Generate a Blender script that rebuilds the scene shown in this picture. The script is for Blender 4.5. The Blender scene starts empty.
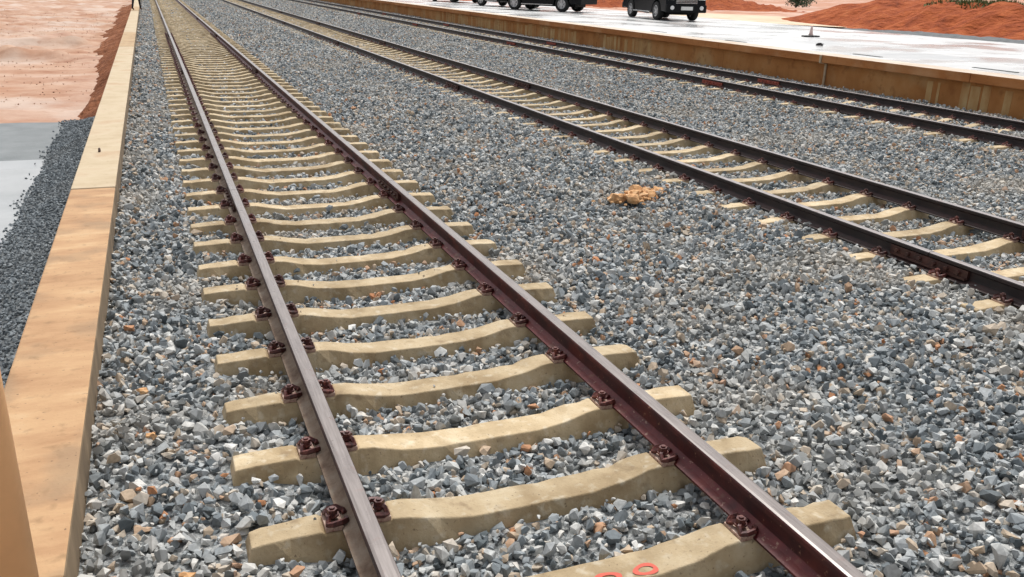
import bpy, bmesh, math, random
import numpy as np
from mathutils import Vector, Matrix
R = math.radians
random.seed(7); rng = np.random.default_rng(11)
scn = bpy.context.scene
COL = scn.collection

# ------------------------------------------------------------------ camera
YAW, PITCH, ROLL = .3898, .3405, .0289
CAM = Vector((-1.3231, 0.0, 1.8985)); FPX = 864.88
fw = Vector((math.sin(YAW)*math.cos(PITCH), math.cos(YAW)*math.cos(PITCH), -math.sin(PITCH)))
rt = Vector((math.cos(YAW), -math.sin(YAW), 0)); up = rt.cross(fw)
r2 = rt*math.cos(ROLL) + up*math.sin(ROLL); u2 = -rt*math.sin(ROLL) + up*math.cos(ROLL)
cd = bpy.data.cameras.new('camera'); cam = bpy.data.objects.new('camera', cd); COL.objects.link(cam)
cd.sensor_width = 36; cd.lens = FPX*36/1024; cd.clip_start = .05; cd.clip_end = 3000
m = Matrix((r2, u2, -fw)).transposed().to_4x4(); m.translation = CAM
cam.matrix_world = m
scn.camera = cam

# ------------------------------------------------------------------ world, sun, exposure
SUN_EL, SUN_AZ = R(60), R(24)          # azimuth from +y (along the track) towards +x
w = bpy.data.worlds.new('World'); scn.world = w; w.use_nodes = True
nt = w.node_tree; nt.nodes.clear()
sky = nt.nodes.new('ShaderNodeTexSky'); sky.sky_type = 'NISHITA'; sky.sun_disc = False
sky.sun_elevation = SUN_EL; sky.sun_rotation = SUN_AZ
sky.air_density = 1.0; sky.dust_density = 4.0; sky.ozone_density = 1.0
hs = nt.nodes.new('ShaderNodeHueSaturation'); hs.inputs['Saturation'].default_value = .22   # cloud cover takes the blue out
bg = nt.nodes.new('ShaderNodeBackground'); bg.inputs['Strength'].default_value = .10
wo = nt.nodes.new('ShaderNodeOutputWorld')
nt.links.new(sky.outputs[0], hs.inputs['Color']); nt.links.new(hs.outputs[0], bg.inputs['Color']); nt.links.new(bg.outputs[0], wo.inputs['Surface'])
sl = bpy.data.lights.new('sun', 'SUN'); sl.energy = 1.5; sl.angle = R(12); sl.color = (1, .97, .92)
so = bpy.data.objects.new('sun', sl); COL.objects.link(so)
sd = Vector((math.sin(SUN_AZ)*math.cos(SUN_EL), math.cos(SUN_AZ)*math.cos(SUN_EL), math.sin(SUN_EL)))
so.rotation_euler = sd.to_track_quat('Z', 'Y').to_euler(); so.location = (0, 0, 30)
vs = scn.view_settings; vs.view_transform = 'Standard'; vs.look = 'None'; vs.exposure = 0.75; vs.gamma = 1; vs.use_curve_mapping = False

# ------------------------------------------------------------------ helpers
def tag(o, label=None, cat=None, group=None, kind=None):
    if label: o['label'] = label
    if cat: o['category'] = cat
    if group: o['group'] = group
    if kind: o['kind'] = kind
    return o
def link(name, data, parent=None, loc=(0, 0, 0), rot=(0, 0, 0), scale=None):
    o = bpy.data.objects.new(name, data); COL.objects.link(o)
    o.parent = parent; o.location = loc; o.rotation_euler = rot
    if scale: o.scale = scale
    return o
def empty(name, loc=(0, 0, 0), rz=0):
    o = link(name, None, None, loc, (0, 0, rz)); o.empty_display_size = .2; return o
def mesh(bm, name, mats, smooth=False):
    me = bpy.data.meshes.new(name); bm.to_mesh(me); bm.free()
    for k in (mats if isinstance(mats, (list, tuple)) else [mats]): me.materials.append(k)
    if smooth: me.polygons.foreach_set('use_smooth', [True]*len(me.polygons))
    return me
def box(bm, x0, x1, y0, y1, z0, z1, mi=0, mat=None):
    v = [bm.verts.new(p) for p in ((x0,y0,z0),(x1,y0,z0),(x1,y1,z0),(x0,y1,z0),(x0,y0,z1),(x1,y0,z1),(x1,y1,z1),(x0,y1,z1))]
    if mat is not None:
        for q in v: q.co = mat @ q.co
    for f in ((3,2,1,0),(4,5,6,7),(0,1,5,4),(1,2,6,5),(2,3,7,6),(3,0,4,7)):
        bm.faces.new([v[i] for i in f]).material_index = mi
    return v
def tube(bm, pts, rad, n=6, mi=0, cap=True):
    pts = [Vector(p) for p in pts]; rings = []
    for i, p in enumerate(pts):
        d = (pts[min(i+1, len(pts)-1)] - pts[max(i-1, 0)]).normalized()
        a = d.orthogonal().normalized() if i == 0 else (a - d*a.dot(d)).normalized()
        b = d.cross(a); rr = rad[i] if isinstance(rad, (list, tuple)) else rad
        rings.append([bm.verts.new(p + (a*math.cos(2*math.pi*k/n) + b*math.sin(2*math.pi*k/n))*rr) for k in range(n)])
    for A, B in zip(rings, rings[1:]):
        for k in range(n): bm.faces.new((A[k], A[(k+1) % n], B[(k+1) % n], B[k])).material_index = mi
    if cap:
        bm.faces.new(rings[0][::-1]).material_index = mi; bm.faces.new(rings[-1]).material_index = mi
def prism(bm, poly, x0, x1, mi=0):        # poly of (y, z), extruded along x
    A = [bm.verts.new((x0, p[0], p[1])) for p in poly]; B = [bm.verts.new((x1, p[0], p[1])) for p in poly]
    n = len(poly); fs = [bm.faces.new(A[::-1]), bm.faces.new(B)]
    for i in range(n): fs.append(bm.faces.new((A[i], A[(i+1) % n], B[(i+1) % n], B[i])))
    for f in fs: f.material_index = mi
    return fs
def lathe(bm, prof, n=24, axis='x', mi=0, cap=True):   # prof of (radius, offset along the axis)
    rings = []
    for r_, t in prof:
        ring = []
        for k in range(n):
            c, s = math.cos(2*math.pi*k/n)*r_, math.sin(2*math.pi*k/n)*r_
            ring.append(bm.verts.new((t, c, s) if axis == 'x' else (c, s, t)))
        rings.append(ring)
    for A, B in zip(rings, rings[1:]):
        for k in range(n): bm.faces.new((A[k], A[(k+1) % n], B[(k+1) % n], B[k])).material_index = mi
    if cap: bm.faces.new(rings[0][::-1]).material_index = mi; bm.faces.new(rings[-1]).material_index = mi
def bev(o, wd=.01, seg=2, ang=35):
    b = o.modifiers.new('bevel', 'BEVEL'); b.width = wd; b.segments = seg; b.limit_method = 'ANGLE'; b.angle_limit = R(ang); return o
_ns = [(rng.normal(size=2), rng.uniform(0, 6.28)) for _ in range(40)]
def wob(x, y, f=1.0, s=0, n=7):           # smooth repeatable noise, about -1..1
    t = 0
    for i in range(n):
        d, ph = _ns[(i + s*5) % 40]; t = t + np.sin(f*(d[0]*x + d[1]*y)*(1 + .35*i) + ph + s)
    return t/n*1.6
def grid(name, xs, ys, hf, mats, smooth=True, matf=None):
    X, Y = np.meshgrid(xs, ys); Z = hf(X, Y)
    nx, ny = len(xs), len(ys)
    V = np.stack([X.ravel(), Y.ravel(), Z.ravel()], -1)
    i = np.arange(ny-1)[:, None]*nx + np.arange(nx-1)[None, :]
    F = np.stack([i, i+1, i+1+nx, i+nx], -1).reshape(-1, 4)
    me = bpy.data.meshes.new(name); me.from_pydata(V.tolist(), [], F.tolist())
    for k in (mats if isinstance(mats, list) else [mats]): me.materials.append(k)
    if smooth: me.polygons.foreach_set('use_smooth', [True]*len(me.polygons))
    return me

# ------------------------------------------------------------------ materials
def mat(name, stops, scale=4.0, rough=.8, metal=0.0, detail=6, bump=0.0, bscale=None, dist=.02, rnd=0.0, spots=None, streak=None, rough2=None, spec=None, coord='Object', grime=None):
    """noise ramp colour + optional second stain layer + bump; all in object/world space"""
    mt = bpy.data.materials.new(name); mt.use_nodes = True; t = mt.node_tree; N = t.nodes; Lk = t.links
    b = N['Principled BSDF']; b.inputs['Metallic'].default_value = metal; b.inputs['Roughness'].default_value = rough
    if spec is not None: b.inputs['Specular IOR Level'].default_value = spec
    tc = N.new('ShaderNodeTexCoord'); co = tc.outputs['Object']
    if coord == 'World':
        g = N.new('ShaderNodeNewGeometry'); co = g.outputs['Position']
    if rnd:      # copies of a piece must not share the same stains
        oi0 = N.new('ShaderNodeObjectInfo'); va = N.new('ShaderNodeVectorMath'); va.operation = 'MULTIPLY_ADD'; cv = N.new('ShaderNodeCombineXYZ')
        for q_ in range(3): Lk.new(oi0.outputs['Random'], cv.inputs[q_])
        va.inputs[1].default_value = (37, 53, 71); Lk.new(cv.outputs[0], va.inputs[0]); Lk.new(co, va.inputs[2]); co = va.outputs[0]
    if streak:
        mp = N.new('ShaderNodeMapping'); mp.inputs['Scale'].default_value = streak; Lk.new(co, mp.inputs['Vector']); cs = mp.outputs[0]
    else: cs = co
    nz = N.new('ShaderNodeTexNoise'); nz.inputs['Scale'].default_value = scale; nz.inputs['Detail'].default_value = detail; nz.inputs['Roughness'].default_value = .62
    Lk.new(cs, nz.inputs['Vector'])
    rp = N.new('ShaderNodeValToRGB'); cr = rp.color_ramp
    while len(cr.elements) < len(stops): cr.elements.new(.5)
    for e, (p, c) in zip(cr.elements, stops): e.position = p; e.color = (*c, 1)
    Lk.new(nz.outputs['Fac'], rp.inputs['Fac']); out = rp.outputs['Color']
    for sp in ([spots] if isinstance(spots, tuple) else (spots or [])):
        sc_, lo, hi, colr, amt = sp
        n2 = N.new('ShaderNodeTexNoise'); n2.inputs['Scale'].default_value = sc_; n2.inputs['Detail'].default_value = 5; Lk.new(co, n2.inputs['Vector'])
        mr = N.new('ShaderNodeMapRange'); mr.inputs['From Min'].default_value = lo; mr.inputs['From Max'].default_value = hi; mr.inputs['To Max'].default_value = amt
        Lk.new(n2.outputs['Fac'], mr.inputs['Value'])
        mx = N.new('ShaderNodeMix'); mx.data_type = 'RGBA'; mx.inputs['B'].default_value = (*colr, 1) if False else (0, 0, 0, 1)
        mx.inputs[7].default_value = (*colr, 1)
        Lk.new(mr.outputs[0], mx.inputs[0]); Lk.new(out, mx.inputs[6]); out = mx.outputs[2]
    if rnd:
        oi = N.new('ShaderNodeObjectInfo'); h = N.new('ShaderNodeHueSaturation')
        mr = N.new('ShaderNodeMapRange'); mr.inputs['To Min'].default_value = 1-rnd; mr.inputs['To Max'].default_value = 1+rnd
        Lk.new(oi.outputs['Random'], mr.inputs['Value']); Lk.new(mr.outputs[0], h.inputs['Value']); Lk.new(out, h.inputs['Color']); out = h.outputs[0]
    Lk.new(out, b.inputs['Base Color'])
    if rough2 is not None:
        n3 = N.new('ShaderNodeTexNoise'); n3.inputs['Scale'].default_value = rough2[0]; n3.inputs['Detail'].default_value = 4; Lk.new(co, n3.inputs['Vector'])
        mr = N.new('ShaderNodeMapRange'); mr.inputs['From Min'].default_value = .42; mr.inputs['From Max'].default_value = .58
        mr.inputs['To Min'].default_value = rough2[1]; mr.inputs['To Max'].default_value = rough2[2]
        Lk.new(n3.outputs['Fac'], mr.inputs['Value']); Lk.new(mr.outputs[0], b.inputs['Roughness'])
    if bump:
        n4 = N.new('ShaderNodeTexNoise'); n4.inputs['Scale'].default_value = bscale or scale*6; n4.inputs['Detail'].default_value = 6; Lk.new(co, n4.inputs['Vector'])
        bp = N.new('ShaderNodeBump'); bp.inputs['Strength'].default_value = bump; bp.inputs['Distance'].default_value = dist
        Lk.new(n4.outputs['Fac'], bp.inputs['Height']); Lk.new(bp.outputs[0], b.inputs['Normal'])
    return mt
def plain(name, c, rough=.5, metal=0, **k):
    d = tuple(x*.8 for x in c); return mat(name, [(.3, d), (.7, c)], k.pop('scale', 9), rough, metal, **k)

M = {}
M['sleeper'] = mat('sleeper_concrete', [(.25, (.34, .25, .14)), (.5, (.475, .365, .22)), (.75, (.60, .50, .34))], 5, .85, bump=.5, bscale=90, dist=.005, rnd=.13,
                   spots=[(3.5, .50, .66, (.27, .185, .09), .7), (18, .56, .72, (.62, .55, .42), .6), (11, .60, .72, (.22, .15, .08), .6), (70, .64, .72, (.16, .11, .06), .7)])
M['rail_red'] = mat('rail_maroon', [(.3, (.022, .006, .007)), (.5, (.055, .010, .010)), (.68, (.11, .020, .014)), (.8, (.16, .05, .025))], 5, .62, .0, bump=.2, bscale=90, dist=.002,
                    spots=[(45, .66, .72, (.30, .16, .10), .7)], spec=.4)  # darker than the foot: shade under the rail head is in the colour
M['rail_foot'] = mat('rail_foot_maroon', [(.3, (.07, .010, .012)), (.55, (.14, .018, .019)), (.8, (.20, .04, .03))], 9, .5, .0, bump=.3, bscale=70, dist=.003, spots=[(40, .64, .70, (.42, .27, .20), .7), (12, .6, .7, (.20, .12, .08), .5)], spec=.4)
M['rail_web'] = mat('rail_dark_rust', [(.3, (.020, .010, .010)), (.6, (.045, .018, .016)), (.85, (.085, .035, .024))], 11, .55, .0, bump=.2, bscale=90, dist=.002)
M['rail_black'] = mat('rail_black_rust', [(.3, (.010, .007, .008)), (.6, (.022, .012, .012)), (.85, (.05, .022, .018))], 7, .55, .0, bump=.2, bscale=90, dist=.002)
M['rail_top'] = mat('rail_running_surface', [(.3, (.15, .125, .115)), (.7, (.27, .235, .22))], 3, .3, .12, streak=(30, 1.5, 30), rough2=(4, .24, .38), spots=[(18, .6, .75, (.20, .13, .11), .6)])
M['rail_top2'] = mat('rail_running_surface_dull', [(.3, (.20, .17, .165)), (.7, (.33, .295, .285))], 3, .3, .12, streak=(30, 1.5, 30), spots=[(12, .55, .7, (.18, .11, .09), .7)])
M['rail_dust'] = mat('rail_foot_dust', [(.3, (.12, .07, .045)), (.5, (.25, .18, .13)), (.75, (.34, .28, .22))], 10, .9, bump=.5, bscale=60, dist=.006)
M['clip'] = mat('clip_maroon_steel', [(.3, (.03, .009, .010)), (.55, (.10, .026, .022)), (.75, (.24, .085, .06))], 45, .5, .1, rnd=.3)
M['gauge'] = mat('gauge_block_nylon', [(.35, (.20, .08, .06)), (.6, (.55, .40, .32))], 30, .7)
M['fish'] = mat('fishplate_rust', [(.3, (.030, .013, .012)), (.7, (.085, .030, .022))], 12, .5, .1)
M['fish_red'] = mat('fishplate_red', [(.3, (.16, .03, .02)), (.7, (.30, .06, .035))], 12, .6)
M['paint'] = plain('red_paint', (.62, .07, .03), .6, scale=30)
M['wall_stain'] = mat('wall_concrete_clay_stained', [(.25, (.30, .155, .07)), (.45, (.43, .25, .125)), (.6, (.50, .31, .16)), (.78, (.56, .40, .24))], 2.2, .85, bump=.35, bscale=70, dist=.005, coord='World',
                      streak=(.8, 2.2, 1), spots=[(2.4, .52, .66, (.27, .18, .105), .6), (11, .58, .72, (.22, .13, .06), .5), (45, .66, .74, (.07, .045, .03), .7)])
M['wall_clean'] = mat('wall_concrete_clean', [(.25, (.40, .30, .18)), (.5, (.50, .40, .265)), (.75, (.56, .475, .35))], 1.6, .85, bump=.25, bscale=60, dist=.004, coord='World',
                      spots=[(1.6, .54, .66, (.40, .24, .12), .6), (9, .6, .74, (.30, .20, .11), .5), (50, .70, .76, (.10, .07, .045), .7)])
M['wall_mud'] = mat('wall_concrete_muddy', [(.25, (.33, .21, .11)), (.5, (.44, .30, .16)), (.75, (.50, .38, .24))], 2.0, .85, bump=.25, bscale=60, dist=.004, coord='World',
                      spots=[(5, .5, .66, (.26, .16, .09), .6), (45, .68, .75, (.10, .06, .04), .7)])
M['wall_shade'] = mat('wall_face_shaded', [(.25, (.14, .095, .055)), (.5, (.22, .155, .09)), (.75, (.32, .23, .14))], 3, .9, coord='World', streak=(1, 1.5, .6), bump=.3, bscale=50, dist=.005)  # side faces of the wall in darker brown: shade put into the colour
M['deck'] = mat('platform_deck_concrete', [(.3, (.50, .50, .495)), (.6, (.60, .60, .59))], .7, .35, coord='World', rough2=(.5, .14, .5), spots=[(.35, .55, .66, (.30, .31, .32), .55), (2.2, .60, .75, (.42, .41, .39), .5), (7, .66, .76, (.38, .36, .33), .5)], bump=.05, bscale=3, dist=.01)
M['coping'] = mat('platform_coping_clay_stained', [(.25, (.26, .095, .03)), (.5, (.40, .165, .055)), (.75, (.50, .25, .11))], 1.3, .85, coord='World', streak=(1, .5, 2), bump=.2, bscale=25, dist=.006,
                  spots=[(1.2, .55, .70, (.50, .31, .17), .5), (9, .6, .72, (.22, .08, .03), .5)], spec=.2)
M['coping_top'] = mat('platform_edge_tan', [(.3, (.50, .38, .27)), (.7, (.60, .52, .44))], 1.5, .7, coord='World', spots=[(2, .55, .7, (.58, .57, .55), .7)])
M['fascia'] = mat('platform_wall_clay_stained', [(.25, (.30, .115, .035)), (.5, (.45, .205, .07)), (.75, (.54, .30, .125))], 1.2, .85, coord='World', streak=(1, .9, .6), bump=.3, bscale=20, dist=.008,
                  spots=[(.8, .52, .64, (.50, .36, .18), .5), (4.5, .58, .7, (.24, .095, .035), .5)], spec=.2)
M['fascia_pale'] = mat('platform_wall_bare_concrete', [(.3, (.42, .21, .08)), (.5, (.51, .31, .135)), (.7, (.58, .42, .22))], 3, .85, coord='World', streak=(1, 1.2, .5), bump=.2, bscale=20, dist=.008, spec=.2)
M['slot'] = plain('slot_dark', (.07, .075, .07), .8)
M['earth'] = mat('red_earth', [(.25, (.33, .12, .055)), (.5, (.46, .22, .13)), (.75, (.56, .34, .25))], .35, .9, coord='World', bump=.7, bscale=4, dist=.08, detail=8,
                 spots=[(.25, .52, .64, (.60, .43, .35), .8), (2.5, .6, .75, (.36, .13, .06), .5)])
M['mud'] = mat('wet_tan_mud', [(.28, (.27, .115, .06)), (.42, (.39, .215, .135)), (.56, (.47, .30, .21)), (.75, (.53, .385, .295))], .8, .85, coord='World', bump=.6, bscale=5, dist=.035, detail=9, streak=(.75, 1.15, 1),
               spots=[(.30, .52, .62, (.53, .42, .345), .7), (.55, .56, .68, (.36, .165, .085), .6), (5, .60, .72, (.30, .14, .075), .45)], rough2=(.4, .6, .9), spec=.25)
M['mound'] = mat('red_soil', [(.28, (.17, .036, .012)), (.45, (.29, .068, .022)), (.58, (.37, .095, .031)), (.75, (.46, .15, .058))], 1.5, .95, coord='World', bump=1, bscale=4, dist=.2, detail=9, spec=.15)
M['bank'] = mat('dark_red_soil', [(.25, (.12, .04, .018)), (.5, (.22, .08, .035)), (.75, (.34, .15, .08))], 2.2, .95, coord='World', bump=1, bscale=7, dist=.1, detail=9, spec=.15)
M['sand'] = mat('pale_sand', [(.3, (.58, .42, .28)), (.7, (.72, .58, .43))], 1.0, .95, coord='World', bump=.5, bscale=5, dist=.05)
M['asphalt'] = mat('dark_grit', [(.3, (.08, .088, .092)), (.7, (.17, .18, .185))], 6, .9, coord='World', bump=.8, bscale=25, dist=.03)
M['apron_pale'] = mat('apron_pale_concrete', [(.3, (.29, .305, .31)), (.7, (.38, .39, .395))], 1.2, .6, coord='World', bump=.1, bscale=20, dist=.005, rough2=(1, .3, .7))
M['apron_grey'] = mat('apron_grey_asphalt', [(.3, (.13, .145, .15)), (.7, (.20, .215, .22))], 2.2, .7, coord='World', bump=.3, bscale=40, dist=.008)
M['bed'] = mat('ballast_bed', [(.3, (.05, .055, .055)), (.45, (.16, .17, .17)), (.55, (.30, .31, .31)), (.68, (.48, .48, .46))], 26, .95, coord='World', bump=1, bscale=26, dist=.05, detail=3)
M['orange'] = plain('orange_enamel', (.92, .52, .25), .8, scale=3)
M['clay'] = mat('orange_clay', [(.3, (.40, .19, .08)), (.5, (.62, .35, .16)), (.7, (.72, .50, .30))], 12, .95, bump=.6, bscale=40, dist=.01)
M['car'] = mat('black_car_paint', [(.3, (.004, .0045, .006)), (.7, (.006, .0065, .009))], 2, .3, 0, spec=.2)
M['car2'] = mat('dark_blue_car_paint', [(.3, (.008, .012, .024)), (.7, (.012, .018, .032))], 2, .3, 0, spec=.2)
M['trim'] = plain('black_plastic', (.007, .007, .008), .6, spec=.2)
M['tyre'] = plain('tyre_rubber', (.014, .014, .014), .85)
M['rim'] = plain('alloy_rim', (.55, .55, .56), .35, .7)
M['chrome'] = plain('bright_trim', (.6, .6, .6), .25, .8)
M['glass'] = plain('tinted_window', (.012, .015, .017), .06)
M['lens'] = plain('lamp_lens', (.85, .86, .86), .1)
M['plate'] = plain('number_plate', (.82, .82, .80), .4)
M['leaf'] = mat('shrub_leaf', [(.3, (.02, .045, .015)), (.7, (.06, .10, .03))], 2, .7, rnd=0)
M['grass'] = mat('dry_grass', [(.3, (.07, .10, .03)), (.7, (.16, .19, .06))], 1.5, .8, coord='World')
M['bark'] = plain('bark', (.14, .09, .06), .9)
M['cone_w'] = plain('cone_pale', (.75, .55, .50), .6)
M['cone_b'] = plain('cone_base', (.05, .045, .045), .8)
M['cloth_d'] = plain('dark_trousers', (.02, .02, .026), .9)
M['cloth_t'] = plain('maroon_shirt', (.20, .03, .03), .9)
M['skin'] = plain('skin', (.10, .05, .03), .6)
M['shoe'] = plain('brown_shoe', (.12, .05, .03), .7)
M['steel'] = plain('rusty_steel', (.10, .06, .045), .7, .3)

def stone_mat(name, stops, dust):
    mt = bpy.data.materials.new(name); mt.use_nodes = True; t = mt.node_tree; N = t.nodes; Lk = t.links; b = N['Principled BSDF']
    b.inputs['Roughness'].default_value = .85; b.inputs['Specular IOR Level'].default_value = .3
    oi = N.new('ShaderNodeObjectInfo'); rp = N.new('ShaderNodeValToRGB'); cr = rp.color_ramp; cr.interpolation = 'LINEAR'
    while len(cr.elements) < len(stops): cr.elements.new(.5)
    for e, (p, c) in zip(cr.elements, stops): e.position = p; e.color = (*c, 1)
    Lk.new(oi.outputs['Random'], rp.inputs['Fac'])
    g = N.new('ShaderNodeNewGeometry'); nz = N.new('ShaderNodeTexNoise'); nz.inputs['Scale'].default_value = 60; nz.inputs['Detail'].default_value = 3; Lk.new(g.outputs['Position'], nz.inputs['Vector'])
    mr = N.new('ShaderNodeMapRange'); mr.inputs['To Min'].default_value = .58; mr.inputs['To Max'].default_value = 1.28; Lk.new(nz.outputs['Fac'], mr.inputs['Value'])
    h = N.new('ShaderNodeHueSaturation'); Lk.new(mr.outputs[0], h.inputs['Value']); Lk.new(rp.outputs[0], h.inputs['Color'])
    n2 = N.new('ShaderNodeTexNoise'); n2.inputs['Scale'].default_value = .9; n2.inputs['Detail'].default_value = 4; Lk.new(g.outputs['Position'], n2.inputs['Vector'])
    m2 = N.new('ShaderNodeMapRange'); m2.inputs['From Min'].default_value = .5; m2.inputs['From Max'].default_value = .72; m2.inputs['To Max'].default_value = dust; Lk.new(n2.outputs['Fac'], m2.inputs['Value'])
    mx = N.new('ShaderNodeMix'); mx.data_type = 'RGBA'; mx.inputs[7].default_value = (.47, .43, .37, 1); Lk.new(m2.outputs[0], mx.inputs[0]); Lk.new(h.outputs[0], mx.inputs[6])
    Lk.new(mx.outputs[2], b.inputs['Base Color']); return mt
M['stone'] = stone_mat('ballast_stone', [(0, (.09, .108, .116)), (.15, (.19, .215, .23)), (.33, (.30, .33, .345)), (.52, (.41, .43, .435)), (.70, (.52, .525, .505)), (.81, (.68, .67, .64)), (.86, (.54, .48, .40)), (.94, (.50, .39, .28)), (.98, (.47, .29, .18)), (1, (.50, .22, .10))], .7)
M['stone_dark'] = stone_mat('dark_grit_stone', [(0, (.12, .135, .145)), (.5, (.19, .215, .23)), (1, (.29, .32, .34))], .1)

# ------------------------------------------------------------------ lay of the land (metres; x across the tracks, y along, z = 0 at rail top)
T = (0.0, 4.933, 10.843)      # track centres
SP = .5898                    # sleeper spacing
def sm(a, b, x): t = np.clip((x-a)/(b-a), 0, 1); return t*t*(3-2*t)
def bed_h(x, y):
    h = -.262 + 0*x
    h = h + .050*sm(-.80, -1.1, x) + .012*sm(-1.3, -1.7, x) + .018*sm(.85, 1.2, x) + .050*sm(1.25, 2.1, x)*sm(3.9, 3.3, x) + .068*sm(3.1, 3.6, x)*sm(4.35, 4.1, x)
    h = h - .008*sm(4.2, 4.5, x)*sm(5.9, 5.6, x) + .012*sm(5.6, 6.0, x)*sm(7.0, 6.4, x) - .03*sm(6.2, 7.0, x)*sm(9.4, 8.6, x) + .055*sm(9.0, 9.6, x) + .05*sm(11.9, 12.6, x)
    amp = .010 + .034*sm(1.4, 2.0, x)*sm(3.6, 3.0, x) + .02*sm(6.4, 7.0, x)*sm(9.4, 8.8, x)
    return h + amp*wob(x, y, 1.7, 1) + .006*wob(x, y, 6, 2)
def ruts(x, y):
    a = .13*np.exp(-((y - 33.0 - .5*wob(x, y*.1, .6, 3))/.3)**2) - .09*np.exp(-((y - 31.6 - .5*wob(x, y*.1, .6, 3))/.6)**2)
    a = a + .14*np.exp(-((y - 28.0 + .35*(x+3) - .4*wob(x, y*.1, .7, 4))/.26)**2) - .08*np.exp(-((y - 26.9 + .35*(x+3) - .4*wob(x, y*.1, .7, 4))/.5)**2)
    a = a + .06*np.exp(-((y - 17.1 - .25*wob(x, y*.1, .8, 5))/.3)**2)
    a = a*1.6*(1 + .5*wob(x, y, 2.3, 6))*sm(-2.7, -4.0, x)
    return a + .08*wob(x*.55, y, 1.5, 5)*sm(31, 37, y) + .07*wob(x*.6, y, 3.4, 6)*sm(20, 34, y) + .02*wob(x, y, 5, 2)
def ground_h(x, y):
    left = -.44 + ruts(x, y)*sm(15.5, 16.6, y)
    right = .40 + .05*wob(x, y, .5, 8)*sm(24, 30, x)
    z = np.where(x < -2.12, left, -.62)
    k = sm(20.5, 21.5, x)
    return z*(1-k) + right*k
xs = np.unique(np.concatenate([np.linspace(-900, -60, 12), np.linspace(-60, -14, 40), np.linspace(-14, -2.14, 110), [-2.12, -2.1], np.linspace(-1.9, 19.5, 16), np.linspace(19.6, 60, 70), np.linspace(62, 1100, 25)]))
ys = np.unique(np.concatenate([np.linspace(-300, -12, 10), np.linspace(-10, 14, 20), np.linspace(14.4, 60, 190), np.linspace(60.5, 130, 60), np.linspace(135, 1600, 30)]))
gm = grid('ground', xs, ys, ground_h, [M['earth'], M['mud']])
cx = np.zeros((len(ys)-1, len(xs)-1), dtype=np.int32); cx[:, :][:, xs[:-1] < -2.3] = 1
gm.polygons.foreach_set('material_index', cx.ravel())
tag(link('ground', gm), kind='structure')
# soil windrow against the wall
def berm_h(x, y):
    wd = .40 + .45*sm(19, 36, y)*(1 + .35*wob(x*0, y, .9, 3)) + .07*wob(x*0, y, 3, 4)
    prof = np.clip(1 - (-2.15 - x)/wd, -.6, 1)
    return -.455 + (.36 + .07*wob(x, y, 1.3, 3))*prof*sm(14.2, 17, y)*sm(80, 55, y) + .04*wob(x, y, 5, 4)*sm(-.1, .25, prof) + .014*wob(x, y, 15, 5)
tag(link('soil_bank', grid('soil_bank', np.linspace(-3.6, -2.153, 40), np.linspace(14.6, 80, 520), berm_h, M['bank'])), 'strip of loose red soil heaped along the back of the low concrete wall', 'soil bank', kind='structure')
tag(link('ballast_bed', grid('ballast_bed', np.linspace(-1.775, 12.72, 120), np.concatenate([np.linspace(-6, 40, 380), np.linspace(40.5, 150, 120)]), lambda x, y: bed_h(x, y) - .004, M['bed'])), kind='structure')

# apron behind the low wall
def slab(name, x0, x1, y0, y1, z0, z1, mt, kind='structure', parent=None, b=.008):
    bm = bmesh.new(); box(bm, x0, x1, y0, y1, z0, z1); o = link(name, mesh(bm, name, mt), parent)
    if b: bev(o, b)
    if kind: o['kind'] = kind
    return o
slab('pale_pavement', -9, -2.66, -4, 12.25, -.6, -.375, M['apron_pale'])
bm = bmesh.new(); xsn = np.linspace(-9, -2.2, 30)
top = [(x, 15.45 + .10*wob(np.array(x), np.array(3.), 2.1, 2) - .5*sm(-2.7, -2.3, x)) for x in xsn]
V = [bm.verts.new((x, 12.26, -.385)) for x in xsn]; U = [bm.verts.new((x, float(y), -.385)) for x, y in top]
Vb = [bm.verts.new((v.co.x, v.co.y, -.6)) for v in V]; Ub = [bm.verts.new((v.co.x, v.co.y, -.6)) for v in U]
for i in range(len(xsn)-1):
    bm.faces.new((V[i], V[i+1], U[i+1], U[i])); bm.faces.new((U[i], U[i+1], Ub[i+1], Ub[i])); bm.faces.new((Vb[i], Vb[i+1], V[i+1], V[i]))
tag(link('grey_pavement', mesh(bm, 'grey_pavement', M['apron_grey'])), kind='structure')
def grit_h(x, y):
    return -.375 + .17*sm(-2.72 + .03*wob(x*0, y, 1.5, 2), -2.2, x)*(1 + .12*wob(x, y, 2, 3)) * sm(15.6, 14.6, y) - .03*sm(-2.68, -2.76, x) - .05*sm(15.0, 15.7, y)
tag(link('grit_bank', grid('grit_bank', np.linspace(-2.95, -2.152, 26), np.linspace(-2, 15.7, 150), grit_h, M['asphalt'])), 'sloping bank of dark grit behind the low concrete wall', 'grit bank', kind='stuff')

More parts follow.
